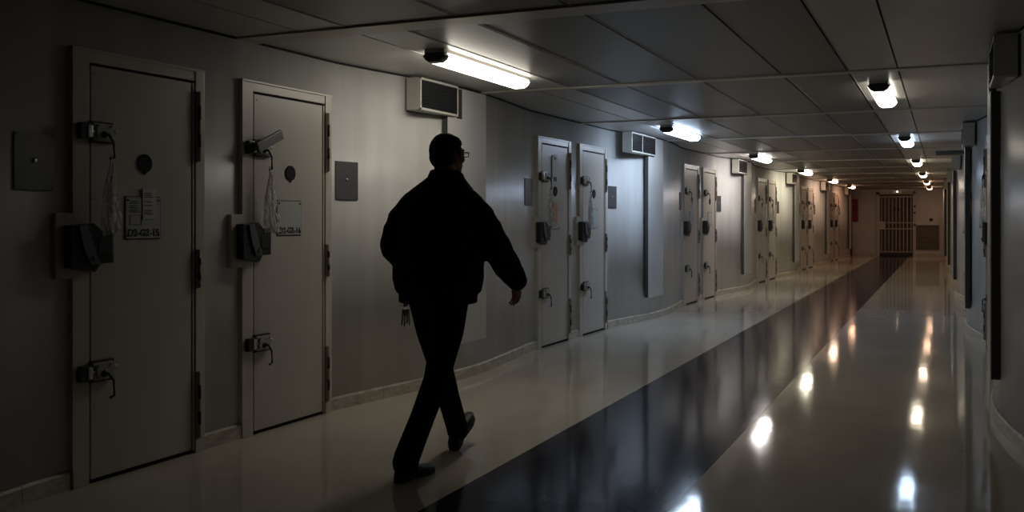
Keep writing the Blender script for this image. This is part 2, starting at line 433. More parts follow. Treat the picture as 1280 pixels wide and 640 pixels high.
def make_door(name, style):
    r = empty(name)
    mb = MB(); fz = 2.155
    for a, b in (((-.100, -.024, 0), (-.004, .002, fz)), ((.724, -.030, 0), (.795, .002, fz)), ((-.006, -.024, 2.100), (.726, .002, fz))): mb.box(a, b, .004)
    mb.box((-.108, -.030, 0.09), (-.096, .002, fz + .012), .002); mb.box((-.108, -.032, fz - .002), (.80, .002, fz + .012), .002)
    mb.build('door_frame', M['frame'], r)
    MB().box((-.006, -.005, .0), (.726, .001, 2.102)).build('door_rebate', M['black'], r)
    mb = MB(); mb.box((.010, -.020, .024), (.698, -.004, 2.086), .001)
    mb.box((.706, -.024, .022), (.718, -.004, 2.086), .001)
    for z in (2.05, 1.42, .95, .40):
        mb.ell((.030, -.023, z), (.005, .003, .005), seg=8); mb.ell((.712, -.025, z), (.004, .003, .004), seg=8)
    mb.build('door_leaf', M['door'], r)
    make_lock(r, 1.755, cover=(style == 'second')); make_lock(r, .56)
    for a, b in ((1.64, 2.04), (.93, 1.15), (.08, .46)): make_hinge(r, a, b)
    mb = MB(); mb.tube([(.355, -.020, 1.615), (.355, -.028, 1.615)], [.050, .048], 28, smooth=False)
    mb.ell((.355, -.026, 1.565), (.009, .004, .009))
    mb.build('peephole', M['black'], r)
    # big handle block beside the leaf
    bp = MB().box((-.205, -.030, 1.03), (-.106, .002, 1.35), .006).build('handle_plate', M['frame'], r)
    mb = MB()
    mb.prism([(-.16, 1.085), (-.02, 1.06), (.01, 1.10), (.01, 1.27), (-.03, 1.30), (-.16, 1.29)], (0, -.030, 0), (1, 0, 0), (0, 0, 1), (0, -1, 0), .055)
    mb.box((.0, -.075, 1.10), (.105, -.024, 1.265), .012)
    mb.box((-.005, -.088, 1.14), (.085, -.07, 1.225), .006)
    hb = mb.build('handle_block', M['dark'], r)
    mb = MB(); mb.prism([(-.125, 1.285), (-.08, 1.295), (-.03, 1.16), (.0, 1.10), (-.06, 1.10), (-.10, 1.18)], (0, -.085, 0), (1, 0, 0), (0, 0, 1), (0, -1, 0), .014)
    mb.tube([(-.035, -.099, 1.13), (-.035, -.106, 1.13)], .013, 14)
    mb.build('handle_lever', M['plate'], hb)
    # number card
    F = Matrix.Rotation(PI/2, 4, 'X')
    if style in ('first', 'second', 'plain', 'arch'):
        pl = MB().box((.225, -.027, 1.22), (.46, -.021, 1.435), .002).build('number_plate', M['paper'], r)
        MB().box((.220, -.0245, 1.215), (.465, -.021, 1.44), .001).build('plate_edge', M['darkmetal'], pl)
        for sx in (.238, .447):
            for sz in (1.235, 1.42): MB().tube([(sx, -.026, sz), (sx, -.031, sz)], .006, 8).build('plate_screw', M['darkmetal'], pl)
    if style in ('first', 'second'):
        txt = 'D2-G2-15' if style == 'first' else 'D2-G2-16'
        text_part('plate_number', txt, .053, Matrix.Translation((.345, -.0285, 1.247)) @ F, M['ink'], pl)
    if style == 'first':
        nt = MB().box((.335, -.031, 1.32), (.425, -.027, 1.485), .001).build('paper_note', M['paper2'], r)
        mb = MB()
        for z in (1.455, 1.445, 1.435, 1.41, 1.39, 1.365, 1.355, 1.345): mb.box((.345, -.0325, z), (.345 + random.uniform(.045, .07), -.0305, z + .004))
        mb.build('note_writing', M['ink'], nt)
        mb = MB()
        for z in (1.412, 1.402, 1.388, 1.378, 1.366, 1.356): mb.box((.25, -.029, z), (.25 + random.uniform(.05, .075), -.0265, z + .004))
        mb.box((.25, -.029, 1.34), (.33, -.0265, 1.342)); mb.box((.25, -.029, 1.29), (.33, -.0265, 1.292))
        mb.box((.25, -.029, 1.29), (.252, -.0265, 1.342)); mb.box((.328, -.029, 1.29), (.33, -.0265, 1.342))
        mb.build('plate_writing', M['ink'], pl)
    if style == 'arch':
        pts = [(.26, 1.70), (.42, 1.70)] + [(.34 + .08*math.cos(t*PI/10), 1.93 + .07*math.sin(t*PI/10)) for t in range(11)]
        ap = MB().prism(pts, (0, -.022, 0), (1, 0, 0), (0, 0, 1), (0, -1, 0), .004).build('paper_notice', M['paper2'], r)
        MB().box((.325, -.029, 1.945), (.355, -.0255, 1.975)).box((.30, -.029, 1.72), (.385, -.0255, 1.765)).box((.255, -.029, 1.74), (.262, -.0255, 1.99)).build('notice_print', M['ink'], ap)
        MB().box((.29, -.030, 1.29), (.40, -.0265, 1.49), .001).build('paper_note', M['orange'], r)
    return r

d1 = make_door('door_1', 'first'); d2 = make_door('door_2', 'second'); d3 = make_door('door_3', 'arch'); dp = make_door('door_4', 'plain')
ordw = ['nearest', 'second', 'third', 'fourth', 'fifth', 'farthest']
left = []
n = 1
for k, s in enumerate(S):
    for j, off in enumerate((0, 1.22 if k == 0 else 1.16)):
        loc, rz = place(-1, s, off)
        if n <= 3: d = (d1, d2, d3)[n-1]
        elif n == 4: d = dp
        else: d = copy_tree(dp)
        d.name = 'door_%d' % n; d.location = loc; d.rotation_euler = (0, 0, rz)
        d['kind'] = 'structure'; d['category'] = 'cell door'
        lab = {1: 'beige steel cell door with card D2-G2-15 and white note, in the dark nearest the viewer',
               2: 'beige steel cell door with card D2-G2-16 and tilted grey lock cover',
               3: 'beige cell door with arched white notice and orange note'}.get(n)
        d['label'] = lab or ('%s beige cell door of the %s pair along the light long wall' % (('near', 'far')[j], ordw[k]))
        left.append(d); n += 1
for k in (1, 2, 3):
    for j, off in enumerate((0, 1.16)):
        loc, rz = place(1, S[k], off)
        d = copy_tree(dp); d.name = 'door_%d' % n; d.location = loc; d.rotation_euler = (0, 0, rz); d.scale = (1, -1, 1)
        d['kind'] = 'structure'; d['category'] = 'cell door'
        d['label'] = '%s cell door of the %s visible pair in the shadowed wall' % (('near', 'far')[j], ordw[k-1]); n += 1

# ------------------------------------------------------------------ clear bags on the lock levers
def make_bag(seed, w=.085, L_=.37):
    rnd = random.Random(seed); mb = MB(); n = 36; rings = []
    ph = rnd.random() * 10
    for i in range(26):
        t = i / 25; z = -L_ * t
        a = .008 + (w - .008) * min(1, (t / .75)) ** .9; b = .006 + .016 * math.sin(min(1, t * 1.3) * PI / 2)
        if t > .9: a *= 1 - (t - .9) * 1.2
        cx = (.022 if seed == 1 else .0) * t + .008 * math.sin(t * 5 + ph)
        ring = []
        for k in range(n):
            q = 2 * PI * k / n
            wob = 1 + .16 * math.sin(5*q + ph + 3*t) + .10 * math.sin(11*q + 2*ph - 5*t)
            z2 = z + (.012 * math.sin(3*q + ph) * t)
            p = Vector((cx + a*wob*math.cos(q), b*wob*math.sin(q), z2))
            nn = noise.noise(Vector((p.x*30 + ph, p.z*14, q))) * .008 * t
            ring.append((p.x, p.y + nn, p.z))
        rings.append(ring)
    mb.loft(rings)
    mb.box((-.006, -.004, -.01), (.006, .004, .03), .002)
    return mb
bagtxt = {0: 'clear crumpled plastic bag hanging from the upper lock of the nearest, darkest cell door',
          1: 'clear crumpled plastic bag hanging below the tilted grey lock cover',
          2: 'clear plastic bag hanging on the cell door with the arched notice',
          3: 'clear plastic bag on the cell door directly after the one with the arched notice'}
protos = [make_bag(i, .062 if i in (1,) else .052) for i in range(3)]
pobj = [p.build('plastic_bag', M['bag']) for p in protos]
for i in range(12):
    if i == 5: continue
    b = pobj[i] if i < 3 else pobj[i % 3].copy()
    if i >= 3: C.objects.link(b)
    d = left[i]
    b.location = Matrix.Translation(d.location) @ Euler(d.rotation_euler).to_matrix().to_4x4() @ Vector((.070, -.092, 1.615))
    b.rotation_euler = (0, 0, d.rotation_euler.z)
    k, j = divmod(i, 2)
    tag(b, bagtxt.get(i, 'clear plastic bag hanging on the %s door of the %s cell door pair' % (('near', 'far')[j], ordw[k])), 'plastic bag', 'plastic bags hung on the cell door locks')
b = pobj[1].copy(); C.objects.link(b)
loc, rz = place(1, S[1], 1.16); b.rotation_euler = (0, 0, rz)
b.location = Matrix.Translation(loc) @ Matrix.Rotation(rz, 4, 'Z') @ Vector((.070, .092, 1.615))
tag(b, 'clear plastic bag glinting against the bluish shadowed wall behind the nearest shaded duct cover', 'plastic bag', 'plastic bags hung on the cell door locks')

# ------------------------------------------------------------------ wall plates
def make_plate():
    r = MB().box((0, -.006, 0), (.235, .002, .27), .004).build('wall_plate', M['plate'])
    MB().ell((.117, -.008, .14), (.012, .006, .012), seg=12).build('lock_cylinder', M['chrome'], r)
    for sx in (.012, .223):
        for sz in (.012, .258): MB().ell((sx, -.006, sz), (.004, .002, .004), seg=8).build('screw', M['darkmetal'], r)
    return r
pp = make_plate(); first = True
for side in (-1, 1):
    for k, s in enumerate(S):
        if side > 0 and k not in (1, 2): continue
        for j in (0, 1):
            off = (-.43 if j == 0 else (2.09 if k == 0 else 1.16 + .90)) if side < 0 else (-.43 if j == 0 else 2.06)
            y = s + off
            loc, rz = place(side, s, off, 1.455)
            yc = y + .117
            f = xl if side < 0 else xr
            ang = math.atan2(f(yc + .1) - f(yc - .1), .2)
            rz = PI/2 - ang
            p = pp if first else copy_tree(pp); first = False
            p.location = (f(y) + (.001 if side < 0 else -.001), y, 1.455); p.rotation_euler = (0, 0, rz); p.scale = (1, -side, 1)
            if side < 0:
                lab = {(0, 0): 'dark square metal plate on the wall before the nearest cell door',
                       (0, 1): 'dark square metal plate after the door with the tilted lock cover, behind the walking man'}.get((k, j),
                       'dark metal plate %s the %s pair of cell doors on the bright wall' % (('before', 'after')[j], ordw[k]))
            else: lab = 'metal plate %s the %s visible pair of cell doors in the shadowed wall' % (('before', 'after')[j], ordw[k-1])
            tag(p, lab, 'wall plate', 'metal plates beside the cell doors')

# ------------------------------------------------------------------ vents and ducts
def make_vent(length, panes, depth=.095):
    mb = MB(); h = .245
    o = depth
    # housing: back part and raised front frame around the dark opening
    mb.box((0, -o + .012, 0), (length, .03, h), .005)
    t = .018
    mb.box((0, -o, 0), (length, -o + .014, t), .003); mb.box((0, -o, h - t), (length, -o + .014, h), .003)
    mb.box((0, -o, 0), (t, -o + .014, h), .003); mb.box((length - t, -o, 0), (length, -o + .014, h), .003)
    mb.box((0.03, -o + .02, -.004), (.045, .02, h + .0), .002)
    r = mb.build('vent_housing', M['vent'])
    mb = MB(); mb.box((t, -o + .003, t), (length - t, -o + .013, h - t))
    g = mb.build('vent_screen', M['ventdark'], r)
    mb = MB()
    for i in range(1, 9):
        z = t + (h - 2*t) * i / 9; mb.box((t + .004, -o - .002, z - .002), (length - t - .004, -o + .004, z + .002))
    mb.build('louvre', M['black'], g)
    if panes == 2: MB().box((length*.42, -o - .003, t), (length*.42 + .014, -o + .004, h - t)).build('divider', M['vent'], g)
    return r
vp = {1: make_vent(.60, 1), 2: make_vent(1.0, 2), 3: make_vent(.72, 1)}
vname = ['nearest vent box under the ceiling, just above the walking man', 'wide two-pane vent box under the ceiling on the bluish wall section',
         'vent box under the ceiling after the third pair of cell doors', 'vent box under the ceiling after the fourth pair of cell doors',
         'vent box under the ceiling after the fifth pair of cell doors', 'farthest vent box, just before the red post']
used = set()
def put_vent(kind, side, y, lab, col=None, depth=.15):
    r = vp[kind] if kind not in used else copy_tree(vp[kind]); used.add(kind)
    f = xl if side < 0 else xr; L_ = {1: .60, 2: 1.0, 3: .72}[kind]
    yc = y + L_/2
    base = max(f(y), f(yc), f(y + L_)) if side < 0 else min(f(y), f(yc), f(y + L_))
    base -= .03 * (1 if side < 0 else -1)
    if side < 0: r.location = (base, y, H - .265); r.rotation_euler = (0, 0, PI/2 - math.atan(SL))
    else: r.location = (base, y, H - .265); r.rotation_euler = (0, 0, PI/2); r.scale = (1, -1, 1)
    tag(r, lab, 'vent', 'vent boxes under the ceiling')
    return r
for k, s in enumerate(S):
    if k == 0: put_vent(1, -1, s + 2.83, vname[0])
    elif k == 1: put_vent(2, -1, s + 2.25, vname[1])
    else: put_vent(3, -1, s + 2.72, vname[k])
for k in range(0, 5):
    put_vent(3 if k else 1, 1, S[k] + 2.70, 'dark-sided vent box on the %s bulge of the shadowed wall' % ordw[k])
# vent box at the very edge of the view, lit reflection painted brown
r = empty('corner_vent', (xl(2.3), 2.22, H - .205), PI/2)
MB().box((0, -.10, 0), (.62, .03, .205), .006).build('corner_vent_housing', M['darkmetal'], r)
MB().box((.03, -.112, .02), (.575, -.098, .185), .004).build('corner_vent_front', M['brownvent'], r)
tag(r, 'dark vent box with painted brown reflection high in the corner before the nearest cell door', 'wall light')

def make_duct(L_=.70):
    h = 2.385 - .30; h1 = 1.835
    mb = MB(); mb.box((-.003, -.044, 0), (.24, -.036, h1), .002)
    mb.box((.24, -.044, 0), (L_*.50, -.036, h), .002)
    mb.box((L_*.535, -.036, 0), (L_ - .02, -.028, h), .002)
    mb.box((L_*.49, -.040, 0), (L_*.545, -.032, h), .002)
    o = mb.build('duct_cover', M['duct'])
    MB().box((.003, -.038, .004), (.238, .012, h1 - .004)).box((.238, -.038, .004), (L_*.52, .012, h - .004)).box((L_*.52, -.030, .004), (L_ - .025, .012, h - .004)).build('duct_channel', M['duct_shade'], o)
    return o
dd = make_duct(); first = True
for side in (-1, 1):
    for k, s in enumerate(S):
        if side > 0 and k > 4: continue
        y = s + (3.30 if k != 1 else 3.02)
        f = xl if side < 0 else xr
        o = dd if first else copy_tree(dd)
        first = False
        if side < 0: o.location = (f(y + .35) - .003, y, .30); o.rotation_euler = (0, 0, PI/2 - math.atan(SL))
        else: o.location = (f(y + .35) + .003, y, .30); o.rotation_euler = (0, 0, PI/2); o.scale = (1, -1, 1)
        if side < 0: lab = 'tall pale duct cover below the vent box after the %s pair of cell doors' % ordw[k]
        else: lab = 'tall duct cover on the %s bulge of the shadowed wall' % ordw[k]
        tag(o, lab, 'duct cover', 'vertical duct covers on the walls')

# ------------------------------------------------------------------ ceiling lamps
def lamp(i, x, y, L_, col, st, lab):
    r = empty('ceiling_lamp', (x, y, H))
    MB().box((-.072, 0, -.022), (.072, L_, .0), .003).build('lamp_base', M['vent'], r)
    sec = [(-.070, -.02), (.070, -.02), (.088, -.042), (.070, -.068), (.040, -.086), (-.040, -.086), (-.070, -.068), (-.088, -.042)]
    m = emis('lamp glow %d' % i, col, st * 2.15)
    mb = MB()
    # diffuser closes with a bevelled far end
    def ring(sc, yy, dz=0): return [(p[0]*sc, yy, -.045 + (p[1] + .045)*sc + dz) for p in sec]
    mb.loft([ring(.97, .055), ring(.97, L_ - .05), ring(.62, L_)], smooth=False)
    mb.build('diffuser', m, r)
    mb = MB(); mb.loft([ring(.84, -.012), ring(.94, .0), ring(.94, .056)], smooth=False)
    mb.build('end_cap', M['dark'], r)
    tag(r, lab, 'ceiling lamp', 'tube lamps along the ceiling')
warm = (1.0, .80, .58); white = (1.0, .93, .80); cool = (.60, .76, 1.0); neutral = (.97, .97, 1.0); amber = (1.0, .62, .40); pink = (1.0, .90, .86)
LL = [(5.50, white, 5.4, 'lit tube lamp nearest the viewer, above the vent box by the walking man'), (11.02, cool, 14, 'bluish lit tube lamp above the two-pane vent box'),
      (16.4, (1, .92, .88), 12, 'third lit tube lamp from the viewer over the bright wall side'), (21.9, (1, .90, .68), 10, 'fourth lit tube lamp over the bright wall side'),
      (27.3, (1, .66, .46), 8, 'fifth lit tube lamp over the bright wall side'), (32.6, (1, .54, .34), 5, 'sixth and last lit tube lamp over the bright wall side')]
for i, (y, c, st, lab) in enumerate(LL): lamp(i, -2.995 + .008 * (y - 5), y, 1.42, c, st, lab)
RL = [(8.15, white, 2.2, 'large dimmer tube lamp nearest the viewer in the row by the shadowed wall'), (13.5, cool, 4.5, 'bluish tube lamp, second in the row by the shadowed wall'),
      (18.9, (1, .86, .66), 5, 'third tube lamp in the row by the shadowed wall'), (24.4, (1, .78, .56), 5.0, 'fourth tube lamp in the row by the shadowed wall'),
      (29.8, amber, 4, 'fifth tube lamp in the row by the shadowed wall'), (35.2, amber, 3.4, 'last tube lamp before the barred gate')]
for i, (y, c, st, lab) in enumerate(RL): lamp(i + 10, -.475, y, 1.30, c, st, lab)

# ------------------------------------------------------------------ far end
r = empty('barred_gate', ((gx0 + gx1)/2, Y1, 0)); gw = (gx1 - gx0)/2
mb = MB(); mb.box((-gw - .09, -.05, 0), (-gw + .03, .02, gz + .06), .005); mb.box((gw - .03, -.05, 0), (gw + .07, .02, gz + .06), .005); mb.box((-gw - .09, -.05, gz - .02), (gw + .07, .02, gz + .06), .005)
mb.build('gate_frame', M['frame'], r)
for i in range(9):
    x = -gw + .09 + i * (2*gw - .18) / 8
    MB().box((x - .016, -.03, .10), (x + .016, .0, gz - .10), .004).build('gate_bar', M['gate'], r)
for z in (2.11, 1.17, .95, .12):
    MB().box((-gw + .04, -.035, z), (gw - .04, -.004, z + .045), .004).build('gate_rail', M['gate'], r)
MB().box((-gw - .02, -.09, .95), (-gw + .20, -.02, 1.24), .008).build('gate_lock_box', M['frame'], r)
mb = MB()
for z in (1.75, 1.52, 1.08): mb.box((gw + .0, -.075, z), (gw + .07, -.045, z + .06), .005)
mb.build('gate_hinge', M['darkmetal'], r)
MB().box((-gw + .02, -.06, .0), (gw - .02, .0, .06), .004).build('gate_sill', M['darkmetal'], r)
tag(r, 'barred steel gate with vertical bars closing the far end of the corridor', 'gate')
r = empty('door_40', ((gx0 + gx1)/2, Y1 + .16, 0)); r['kind'] = 'structure'; r['category'] = 'door'; r['label'] = 'dark door behind the bars of the gate'
MB().box((-gw - .06, 0, 0), (gw + .06, .06, gz + .05)).build('door_leaf', M['brown'], r)
mb = MB(); mb.tube([(-.04, -.02, 1.68), (-.04, .0, 1.68)], .07, 16); mb.tube([(.09, -.02, 1.68), (.09, .0, 1.68)], .06, 16); mb.build('peephole', M['dark'], r)

r = empty('wall_grille', (-.56, Y1, .26))
MB().box((-.36, -.02, 0), (.36, .0, .82), .005).build('grille_back', M['dark'], r)
mb = MB(); mb.box((-.38, -.04, -.03), (.38, -.01, .02), .004); mb.box((-.38, -.04, .80), (.38, -.01, .85), .004); mb.box((-.38, -.04, 0), (-.33, -.01, .85), .004); mb.box((.33, -.04, 0), (.38, -.01, .85), .004)
mb.build('grille_frame', M['brown'], r)
mb = MB()
for i in range(12): mb.box((-.33, -.03, .04 + i*.063), (.33, -.018, .085 + i*.063), .002)
mb.build('slats', M['olive'], r)
tag(r, 'olive square ventilation grille low on the end wall beside the gate', 'grille')
r = MB().tube([(-.45, Y1 - .05, 1.30), (-.45, Y1 + .002, 1.30)], [.05, .065], 20).ell((-.45, Y1 - .05, 1.30), (.04, .02, .04)).build('call_button', M['dark'])
tag(r, 'small round black wall button above the olive grille', 'button')
r = empty('fire_cabinet', (-2.97, Y1 + .002, 1.24))
MB().box((-.14, -.16, 0), (.07, .0, .82), .01).build('cabinet_body', M['red'], r)
MB().box((-.125, -.170, .02), (.055, -.158, .80), .004).build('cabinet_door', M['red'], r)
MB().box((.025, -.18, .36), (.04, -.168, .46), .003).build('handle', M['darkmetal'], r)
tag(r, 'red fire cabinet on the end wall beside the red post', 'cabinet')
r = MB().box((-3.13, Y1 - .95, 0), (-3.04, Y1 - .85, H - .02), .006).box((-3.06, Y1 - .97, 0), (-3.03, Y1 - .83, H - .02), .004).build('red_post', M['red'])
tag(r, 'narrow red upright post where the bright wall ends', 'post')
r = empty('exit_light', (-1.55, Y1 - 1.2, H))
MB().box((-.17, -.05, -.20), (.17, .05, -.06), .006).build('lamp_housing', M['vent'], r)
MB().box((-.15, -.058, -.18), (.15, -.048, -.08), .003).build('lamp_cover', M['paper2'], r)
MB().tube([(-.0, 0, -.07), (.0, 0, 0)], .01, 8).build('hanger', M['darkmetal'], r)
MB().ell((.03, -.062, -.13), (.035, .012, .03)).build('bulb', emis('small bulb', (1, .80, .6), 2.5), r)
tag(r, 'small emergency light box hanging above the barred gate', 'emergency light')
r = empty('projecting_panel', (.02, 15.2, 2.262))
MB().box((-.14, -.16, -.026), (.36, .16, .026), .004).build('panel', M['dark'], r)
MB().box((.26, -.02, .02), (.30, .02, H - 2.262 - .013), .003).build('bracket', M['darkmetal'], r)
tag(r, 'flat dark shelf-like panel jutting from the shadowed wall under the ceiling', 'panel')
r = empty('switch_cabinet', (xr(16.0) - .002, 16.4, 1.80), -PI/2)
MB().box((0, -.06, 0), (.85, .06, .50), .006).build('cabinet_body', M['darkmetal'], r)
MB().box((.03, -.068, .02), (.82, -.058, .48), .003).build('cabinet_door', M['ventdark'], r)
tag(r, 'narrow black cabinet high on the shadowed wall beyond the dark jutting panel', 'cabinet')

# ------------------------------------------------------------------ the walking man
P = Vector((-2.51, 4.66, 0)); man = empty('person', P)
tag(man, 'man seen from behind walking away in a bulky black jacket, dark trousers and glasses', 'person')
def unit(v): return Vector(v).normalized()
def hand(mb, wrist, D, Nn, S_, curl=0.5, sc=1.0):
    """D towards the fingertips, Nn palm normal, S_ thumb side"""
    w = Vector(wrist); D = unit(D); Nn = unit(Vector(Nn) - D * D.dot(Vector(Nn))); S_ = unit(Vector(S_) - D * D.dot(Vector(S_)) - Nn * Nn.dot(Vector(S_)))
    def q(a, b, c): return w + (D * a + S_ * b + Nn * c) * sc
    n = 14; rings = []
    for a, hw, ht in ((-.02, .026, .020), (.0, .026, .019), (.02, .031, .018), (.045, .038, .017), (.07, .041, .015), (.09, .039, .012)):
        rings.append([q(a, hw*math.cos(2*PI*k/n), ht*math.sin(2*PI*k/n)) for k in range(n)])
    mb.loft(rings)
    for b, L_, r0, extra in ((.030, .072, .0090, 0), (.010, .080, .0092, .05), (-.011, .074, .0088, .12), (-.031, .058, .0078, .2)):
        p = Vector((.082, b, 0)); ang = .15 + extra; pts = [p.copy()]; rad = [r0 * 1.05]
        for seg, bend in ((.42, .35), (.32, .75), (.26, .6)):
            ang += curl * bend
            p = p + Vector((math.cos(ang), b * .8 * (1 - curl), math.sin(ang))) * L_ * seg
            pts.append(p.copy()); rad.append(r0 * (1 - .08 * len(pts)))
        mb.tube([q(*v) for v in pts], [r * sc for r in rad], 9)
        mb.ell(q(*pts[-1]), (rad[-1]*sc,)*3, seg=8)
        for v, r in zip(pts, rad): mb.ell(q(*v), (r*sc*1.03,)*3, seg=8)
    th = [(.022, .026, .006), (.045, .050, .014), (.068, .060, .024), (.088, .060, .032)]
    mb.tube([q(*v) for v in th], [.014*sc, .0125*sc, .0105*sc, .009*sc], 9)
    for v, r in zip(th, (.014, .0125, .0105, .009)): mb.ell(q(*v), (r*sc,)*3, seg=8)

HC = Vector((.034, .050, 1.672)); HT = math.radians(-27); HR = Euler((0, 0, HT))
def hp(x, y, z): return HC + HR.to_matrix() @ Vector((x, y, z))
mb = MB()
# head: skull, jaw, face
mb.ell(hp(0, -.012, .018), (.074, .092, .092), HR); mb.ell(hp(0, .012, -.025), (.064, .078, .085), HR)
mb.ell(hp(0, .048, -.078), (.040, .036, .034), HR); mb.ell(hp(0, .060, -.095), (.022, .020, .018), HR)
mb.ell(hp(0, .068, .022), (.055, .022, .016), HR)                   # brow
mb.tube([hp(0, .082, .012), hp(0, .094, -.010), hp(0, .106, -.030)], [.008, .011, .014], 10); mb.ell(hp(0, .092, -.034), (.019, .012, .009), HR)
mb.ell(hp(0, .082, -.058), (.024, .013, .006), HR); mb.ell(hp(0, .080, -.067), (.021, .013, .007), HR)
for sx in (-1, 1):
    mb.ell(hp(sx*.030, .074, .002), (.013, .012, .010), HR); mb.ell(hp(sx*.043, .052, -.025), (.024, .024, .022), HR)
    e = Euler((0.25, 0, HT + sx * -.35)); mb.ell(hp(sx*.077, -.008, -.012), (.008, .020, .031), e); mb.ell(hp(sx*.073, -.002, -.034), (.006, .010, .010), e)
mb.tube([hp(0, -.02, -.05), (.030, .028, 1.56), (.018, .010, 1.46)], [.060, .060, .075], 18)
# torso, arms, legs
def ering(c, a, b, z, n=26, tilt=0): return [(c[0] + a*math.cos(2*PI*k/n), c[1] + b*math.sin(2*PI*k/n), z + tilt*math.sin(2*PI*k/n)) for k in range(n)]
mb.loft([ering((0, 0), .13, .09, .84), ering((0, 0), .16, .115, .92), ering((0, .0), .15, .11, 1.05), ering((.0, .01), .165, .115, 1.25), ering((.01, .01), .18, .11, 1.38), ering((.012, .012), .12, .08, 1.46)])
sR = [(.165, .02, 1.40), (.280, .095, 1.20), (.358, .225, .985)]
sL = [(-.150, .02, 1.40), (-.222, -.065, 1.18), (-.185, .075, 1.035), (-.135, .165, .995)]
def limb(pts, rad, step=.010):
    for i in range(len(pts) - 1):
        a, b = Vector(pts[i]), Vector(pts[i+1]); n_ = max(2, int((b - a).length / step))
        for t in range(n_ + 1):
            u = t / n_; rr_ = rad[i]*(1-u) + rad[i+1]*u
            tt = bmesh.new(); bmesh.ops.create_icosphere(tt, subdivisions=2, radius=rr_); tt.transform(Matrix.Translation(a.lerp(b, u))); mb.merge(tt)
limb(sR, [.055, .042, .028]); limb(sL, [.055, .042, .034, .028])
hand(mb, sR[-1], (.02, .22, -.97), (-1, .25, 0), (.2, 1, .3), .38)
hand(mb, sL[-1], (.62, .70, -.30), (.6, -.75, 0), (0, .3, 1), .75)
hipR, hipL = (.085, 0, .90), (-.085, 0, .90)
lR = [hipR, (.076, -.035, .72), (.052, -.115, .47), (.032, -.24, .28), (.016, -.375, .09)]
lL = [hipL, (-.082, .07, .72), (-.072, .165, .49), (-.065, .25, .30), (-.055, .335, .12)]
limb(lR, [.085, .078, .052, .050, .036]); limb(lL, [.085, .078, .052, .050, .036])
body = voxel(mb.build('body', M['skin'], man), .0048, 3, .4)

# jacket: boxy bloused body, sleeves, stand collar, ribbed hem
mb = MB()
J = [(.872, .0, .0, .200, .155), (.885, 0, 0, .212, .168), (.915, 0, 0, .214, .170), (.93, 0, 0, .236, .186), (1.0, 0, 0, .252, .196), (1.10, 0, 0, .250, .192), (1.22, .0, .0, .240, .180),
     (1.33, .004, .002, .232, .168), (1.41, .008, .006, .224, .150), (1.455, .010, .014, .204, .130), (1.495, .018, .022, .160, .110), (1.53, .026, .030, .118, .096), (1.555, .032, .034, .092, .086)]
rings = []
for z, cx, cy, a, b in J:
    r_ = []
    for k in range(40):
        q = 2*PI*k/40; e = .86
        cs, sn = math.cos(q), math.sin(q)
        wr = 1 + .030 * noise.noise(Vector((cs*2.2, sn*2.2, z*7)))
        r_.append((cx + a*wr*math.copysign(abs(cs)**e, cs), cy + b*wr*math.copysign(abs(sn)**e, sn), z))
    rings.append(r_)
mb.loft(rings)
def sleeve(pts, rad):
    P_, R_ = [], []
    for i in range(len(pts) - 1):
        a, b = Vector(pts[i]), Vector(pts[i+1])
        for t in range(8):
            t /= 8; P_.append(a.lerp(b, t)); R_.append(rad[i]*(1-t) + rad[i+1]*t)
    P_.append(Vector(pts[-1])); R_.append(rad[-1])
    R_ = [q_ * (1 + .035*math.sin(i*1.15) + .02*math.sin(i*2.7)) for i, q_ in enumerate(R_)]
    limb(P_, R_, .012)
sleeve([(.160, .02, 1.400), (.228, .05, 1.325), (.286, .10, 1.19), (.335, .175, 1.06), (.364, .232, .985), (.366, .238, .975)], [.088, .086, .086, .076, .060, .046])
sleeve([(-.150, .02, 1.395), (-.205, -.025, 1.31), (-.232, -.065, 1.18), (-.205, .03, 1.075), (-.155, .135, 1.01), (-.145, .15, 1.005)], [.088, .088, .088, .078, .058, .045])
jk = voxel(mb.build('jacket', M['jacket'], man), .009, 3, .5)
mb = MB(); n = 32
def cr(a, b, z, cx=.034, cy=.034): return [(cx + a*math.cos(2*PI*k/n), cy + b*math.sin(2*PI*k/n), z - .018*math.sin(2*PI*k/n)) for k in range(n)]
mb.loft([cr(.122, .104, 1.505), cr(.104, .094, 1.545), cr(.092, .086, 1.572), cr(.084, .078, 1.575), cr(.080, .074, 1.545)], cap=False)
mb.build('collar', M['jacket'], jk)
mb = MB(); rr = []
for z, g in ((.868, .0), (.872, .010), (.908, .012), (.914, .0)):
    rr.append([((.205 + g)*math.copysign(abs(math.cos(q))**.86, math.cos(q)), (.160 + g)*math.copysign(abs(math.sin(q))**.86, math.sin(q)), z) for q in [2*PI*k/40 for k in range(40)]])
mb.loft(rr); mb.build('hem_band', M['jacket'], jk)

# trousers
mb = MB()
mb.loft([ering((0, 0), .11, .085, .80), ering((0, 0), .158, .125, .88), ering((0, 0), .160, .125, .95), ering((0, 0), .150, .115, 1.0)])
limb(lR[:4] + [(.018, -.365, .115), (.015, -.375, .085)], [.096, .090, .071, .066, .069, .070])
limb(lL[:4] + [(-.055, .325, .135), (-.053, .335, .105)], [.096, .090, .071, .066, .065, .065])
mb.ell(hipR, (.096,)*3); mb.ell(hipL, (.096,)*3)
tr = voxel(mb.build('trousers', M['trouser'], man), .009, 3, .5)

